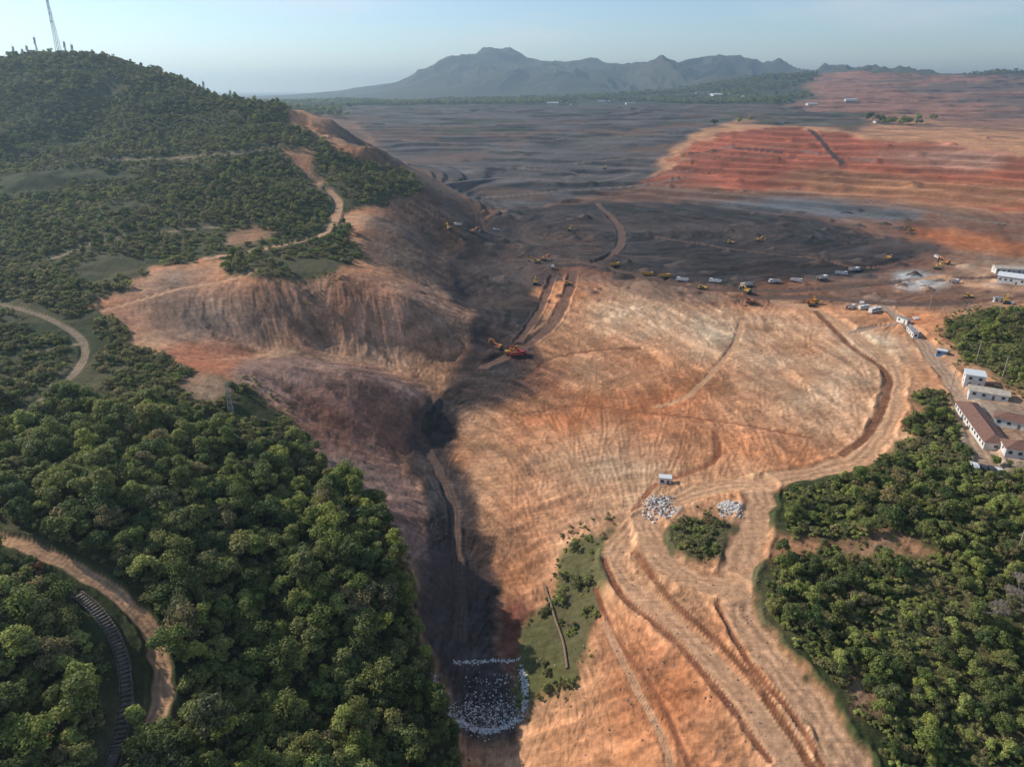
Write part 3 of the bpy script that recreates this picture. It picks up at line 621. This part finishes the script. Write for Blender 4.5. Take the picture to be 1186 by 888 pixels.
span(lambda L:building(L,12,5,1.8,WW,WH,'gable'),(1155,326),(1200,330),'white_shed')
span(lambda L:building(L,9,4,1.5,WW,BR,'gable'),(1150,316),(1186,316),'beige_shed')
span(lambda L:building(L,2.6,2.7,.1,WH,WH,'flat'),(763,560),(777,559),'site_cabin'); span(lambda L:building(L,2.6,2.7,.1,BL,WH,'flat'),(1084,412),(1096,411),'site_cabin')
for p,q_ in [((1040,372),(1052,376)),((1150,350),(1162,350)),((1052,384),(1060,392))]: span(lambda L:building(L,2.6,2.7,.1,WH,GR,'flat'),p,q_,'site_cabin')
for u,v,L in [(640,121,50),(700,119,60),(690,113,40),(815,110,80),(835,112,100),(855,114,60),(760,118,40),(905,143,14),(940,122,40),(1020,143,30),(985,118,40),(560,121,40),(610,117,40),(665,122,30),(730,121,40),(780,115,40)]:
    place(building(L,L*.4,L*.07+3,L*.04,WW,(WH if r_.random()<.5 else GR) if L>30 else TR,'gable',name='distant_shed'),'industrial_shed' if L>20 else 'hill_house',u,v,r_.uniform(-.4,.4))
place(lattice(64,5,1.6,'telecom_tower',th=1.2),'telecom_tower',0,0,xy=crest(72),dz=-1)
for u,h in [(20,12),(47,16),(80,14),(88,10),(36,10),(232,12),(262,10),(30,7)]: place(lattice(h,1.5,.8,'radio_mast',th=1.),'radio_mast',0,0,xy=crest(u))
for u in (77,40): place(building(9,5,3.5,1,WW,GR,'flat'),'equipment_hut',0,0,.3,xy=crest(u))
for u,v,a in [(1075,362,1),(1117,372,1),(1157,365,1),(1032,378,1),(1130,420,1),(1160,440,1),(1100,455,2),(690,445,1)]: place(pole(11,a),'utility_pole',u,v,.8)
place(pole(16,3),'utility_pole',1176,645,.2)
place(lattice(14,2,.6,'pylon',GS,False,.6),'transmission_pylon',268,480,.3)
RK=mat('pale_rock',(.68,.65,.6),.85,var=.3,scale=1.5); RG=mat('grey_rock',(.3,.26,.24),.9,var=.4,scale=1.5); RS=mat('soil_rock',(.3,.18,.12),.9,var=.4,scale=1.5)
def rock(seed,m):
    rd=np.random.default_rng(seed); b=MB(); vs=[]
    k=7
    for j,(zz,rr) in enumerate(((-.4,.7),(.1,1.),(.55,.6))):
        for i in range(k):
            t=6.283*i/k; q=rr*rd.uniform(.7,1.15); vs.append((q*math.cos(t),q*math.sin(t)*.8,zz*rd.uniform(.8,1.2)))
    fs=[tuple(range(k-1,-1,-1)),tuple(range(2*k,3*k))]
    for j in range(2):
        for i in range(k): fs.append((j*k+i,j*k+(i+1)%k,(j+1)*k+(i+1)%k,(j+1)*k+i))
    b.add(vs,fs,m); return b.mesh('rock')
CR=coll('rock_kinds',[rock(i,RK if i<3 else (RG if i<5 else RS)) for i in range(7)])
def rocks(name,p,s0,s1,w):
    p=np.array(p); plant(name,CR,w,p[:,0],p[:,1],np.ones(len(p),bool),s0,s1,-.02,.5)
def linepts(pl,dens_,wd):
    q_=smoothline([P(*a) for a in pl]); out=[]
    for a in range(len(q_)-1):
        L=np.hypot(*(q_[a+1]-q_[a])); k=max(1,int(L*dens_))
        for i in range(k): t=rng.uniform(); out.append(q_[a]+(q_[a+1]-q_[a])*t+rng.normal(size=2)*wd)
    return out
def areapts(u0,u1,v0,v1,k):
    c=np.array([P(u0,v0),P(u1,v0),P(u1,v1),P(u0,v1)]); a=rng.uniform(0,1,(k,1)); b_=rng.uniform(0,1,(k,1))
    return list((c[0]*(1-a)+c[1]*a)*(1-b_)+(c[3]*(1-a)+c[2]*a)*b_+rng.normal(size=(k,2))*.8)
pp=linepts([(503,782),(506,802),(516,822),(545,842),(580,844),(604,830),(608,800),(604,775)],18,.5)+linepts([(525,768),(560,766),(600,764)],8,.4)
rocks('check_dam_rocks',pp,.15,.45,[1,1,1,.3,.3,0,0])
rocks('riprap_rocks',areapts(525,600,808,842,800)+areapts(540,600,775,838,260),.08,.38,[1,1,1,1,1,.4,.4])
rocks('rock_pile',areapts(748,780,576,600,220),.3,.9,[1,1,.6,1,1,.4,.4]); rocks('rubble_pile',areapts(832,856,582,598,110),.3,.7,[1,1,1,1,1,.5,.5])
rocks('boulders',areapts(850,900,505,530,60)+areapts(700,740,300,312,20)+areapts(650,700,380,410,80)+areapts(1000,1100,330,350,60)+areapts(620,1000,350,700,200)+areapts(640,900,640,880,250),.12,.4,[.03,.03,.03,.3,.3,1,1])
b=MB(); q_=smoothline([P(*a) for a in [(92,692),(118,716),(138,752),(146,800),(136,860),(125,895)]],10); acc=[]
for a in range(len(q_)-1):
    L=np.hypot(*(q_[a+1]-q_[a])); k=max(1,round(L/1.4))
    for i in range(k): acc.append((q_[a]+(q_[a+1]-q_[a])*i/k,math.atan2(*(q_[a+1]-q_[a])[::-1])))
for p_,an in acc:
    z=float(look(Z,p_[0],p_[1]))+.25; b.box((p_[0],p_[1],z),(.6,2.,.5),CD,rz=an)
    for s_ in (-1.3,1.3): b.box((p_[0]-math.sin(an)*s_,p_[1]+math.cos(an)*s_,z+.1),(1.35,.25,.9),CD,rz=an)
o=bpy.data.objects.new('concrete_drainage_stairs',b.mesh('drainage_stairs')); scene.collection.objects.link(o)
b=MB(); q_=smoothline([P(*a) for a in [(632,680),(642,715),(652,745),(657,775)]],5)
for a in range(len(q_)-1):
    b.beam((*q_[a],float(look(Z,*q_[a]))+.4),(*q_[a+1],float(look(Z,*q_[a+1]))+.4),.6,WD,k=8)
    b.beam((*q_[a],float(look(Z,*q_[a]))-.5),(*q_[a],float(look(Z,*q_[a]))+.4),.25,CN)
o=bpy.data.objects.new('drain_pipe',b.mesh('drain_pipe')); scene.collection.objects.link(o)
for u,v,s_,k in [(160,850,.9,8),(30,800,.9,2),(130,545,.9,8),(1105,640,.8,8),(1150,540,.6,3),(262,600,.8,8),(60,545,.8,4),(1080,480,.6,1),(1010,800,.6,5),(200,760,1.,6),(45,870,1.,9)]: place(big[k],'broadleaf_tree',u,v,r_.uniform(0,6),s_)
b=MB()
rd=np.random.default_rng(9)
def br(p,d,l,w,k):
    e=p+d*l; b.beam(p,e,w,DRY,w*.6)
    if k:
        for _ in range(4):
            nd=d+rd.normal(size=3)*.55; nd/=np.linalg.norm(nd); br(e,nd,l*.68,w*.6,k-1)
br(np.array([0,0,-.5]),np.array([0,0,1.]),3.,.4,5)
bt=b.mesh('bare_tree')
for u,v in [(1165,705),(1150,720),(1178,690)]: place(bt,'bare_tree',u,v,u)
# ---------- camera, sun, sky, haze
cam=bpy.data.cameras.new('camera'); cam.lens=36*F/1186; cam.clip_end=80000; cam.clip_start=1
co=bpy.data.objects.new('camera',cam); co.location=(0,0,CAMH); co.rotation_euler=(math.pi/2-PITCH,0,0); scene.collection.objects.link(co); scene.camera=co
EL=math.radians(32); AZ=math.atan2(-.9,.42)
sd=(math.cos(EL)*math.sin(AZ),math.cos(EL)*math.cos(AZ),math.sin(EL))
sl_=bpy.data.lights.new('sun','SUN'); sl_.energy=5; sl_.angle=math.radians(.5); sl_.color=(1,.94,.84)
so=bpy.data.objects.new('sun',sl_); so.rotation_euler=Vector(sd).to_track_quat('Z','Y').to_euler(); so.location=(0,0,400); scene.collection.objects.link(so)
w=bpy.data.worlds.new('World'); scene.world=w; w.use_nodes=True; N=w.node_tree.nodes; WL=w.node_tree.links; bg=N['Background']
sk=N.new('ShaderNodeTexSky'); sk.sky_type='NISHITA'; sk.sun_disc=False; sk.sun_elevation=EL; sk.sun_rotation=AZ; sk.altitude=1200; sk.dust_density=.3; sk.ozone_density=3.; sk.air_density=1.
tc=N.new('ShaderNodeTexCoord'); mp=N.new('ShaderNodeMapping'); mp.inputs['Scale'].default_value=(2.2,2.2,14); WL.new(tc.outputs['Generated'],mp.inputs['Vector'])
cn=N.new('ShaderNodeTexNoise'); cn.inputs['Scale'].default_value=1.6; cn.inputs['Detail'].default_value=7; WL.new(mp.outputs[0],cn.inputs['Vector'])
cm=N.new('ShaderNodeMapRange'); cm.inputs[1].default_value=.52; cm.inputs[2].default_value=.72; cm.inputs[3].default_value=0; cm.inputs[4].default_value=.5; WL.new(cn.outputs['Fac'],cm.inputs[0])
mx=N.new('ShaderNodeMix'); mx.data_type='RGBA'; WL.new(cm.outputs[0],mx.inputs[0]); WL.new(sk.outputs[0],mx.inputs[6]); mx.inputs[7].default_value=(6.2,6.4,6.8,1)
WL.new(mx.outputs[2],bg.inputs[0]); bg.inputs[1].default_value=.15
hb=MB(); hm=bpy.data.materials.new('haze'); hm.use_nodes=True; HN=hm.node_tree.nodes; HN.clear(); HL=hm.node_tree.links
o_=HN.new('ShaderNodeOutputMaterial'); vsn=HN.new('ShaderNodeVolumeScatter'); vsn.inputs['Color'].default_value=(.6,.82,1,1); vsn.inputs['Density'].default_value=.00011; vsn.inputs['Anisotropy'].default_value=.5
va=HN.new('ShaderNodeVolumeAbsorption'); va.inputs['Color'].default_value=(.2,.75,1,1); va.inputs['Density'].default_value=.00003
ad=HN.new('ShaderNodeAddShader'); HL.new(vsn.outputs[0],ad.inputs[0]); HL.new(va.outputs[0],ad.inputs[1]); HL.new(ad.outputs[0],o_.inputs['Volume'])
hb.box((0,15000,250),(70000,42000,800),hm)
ho=bpy.data.objects.new('haze',hb.mesh('haze')); scene.collection.objects.link(ho)
scene.view_settings.view_transform='Standard'; scene.view_settings.look='None'; scene.view_settings.exposure=0
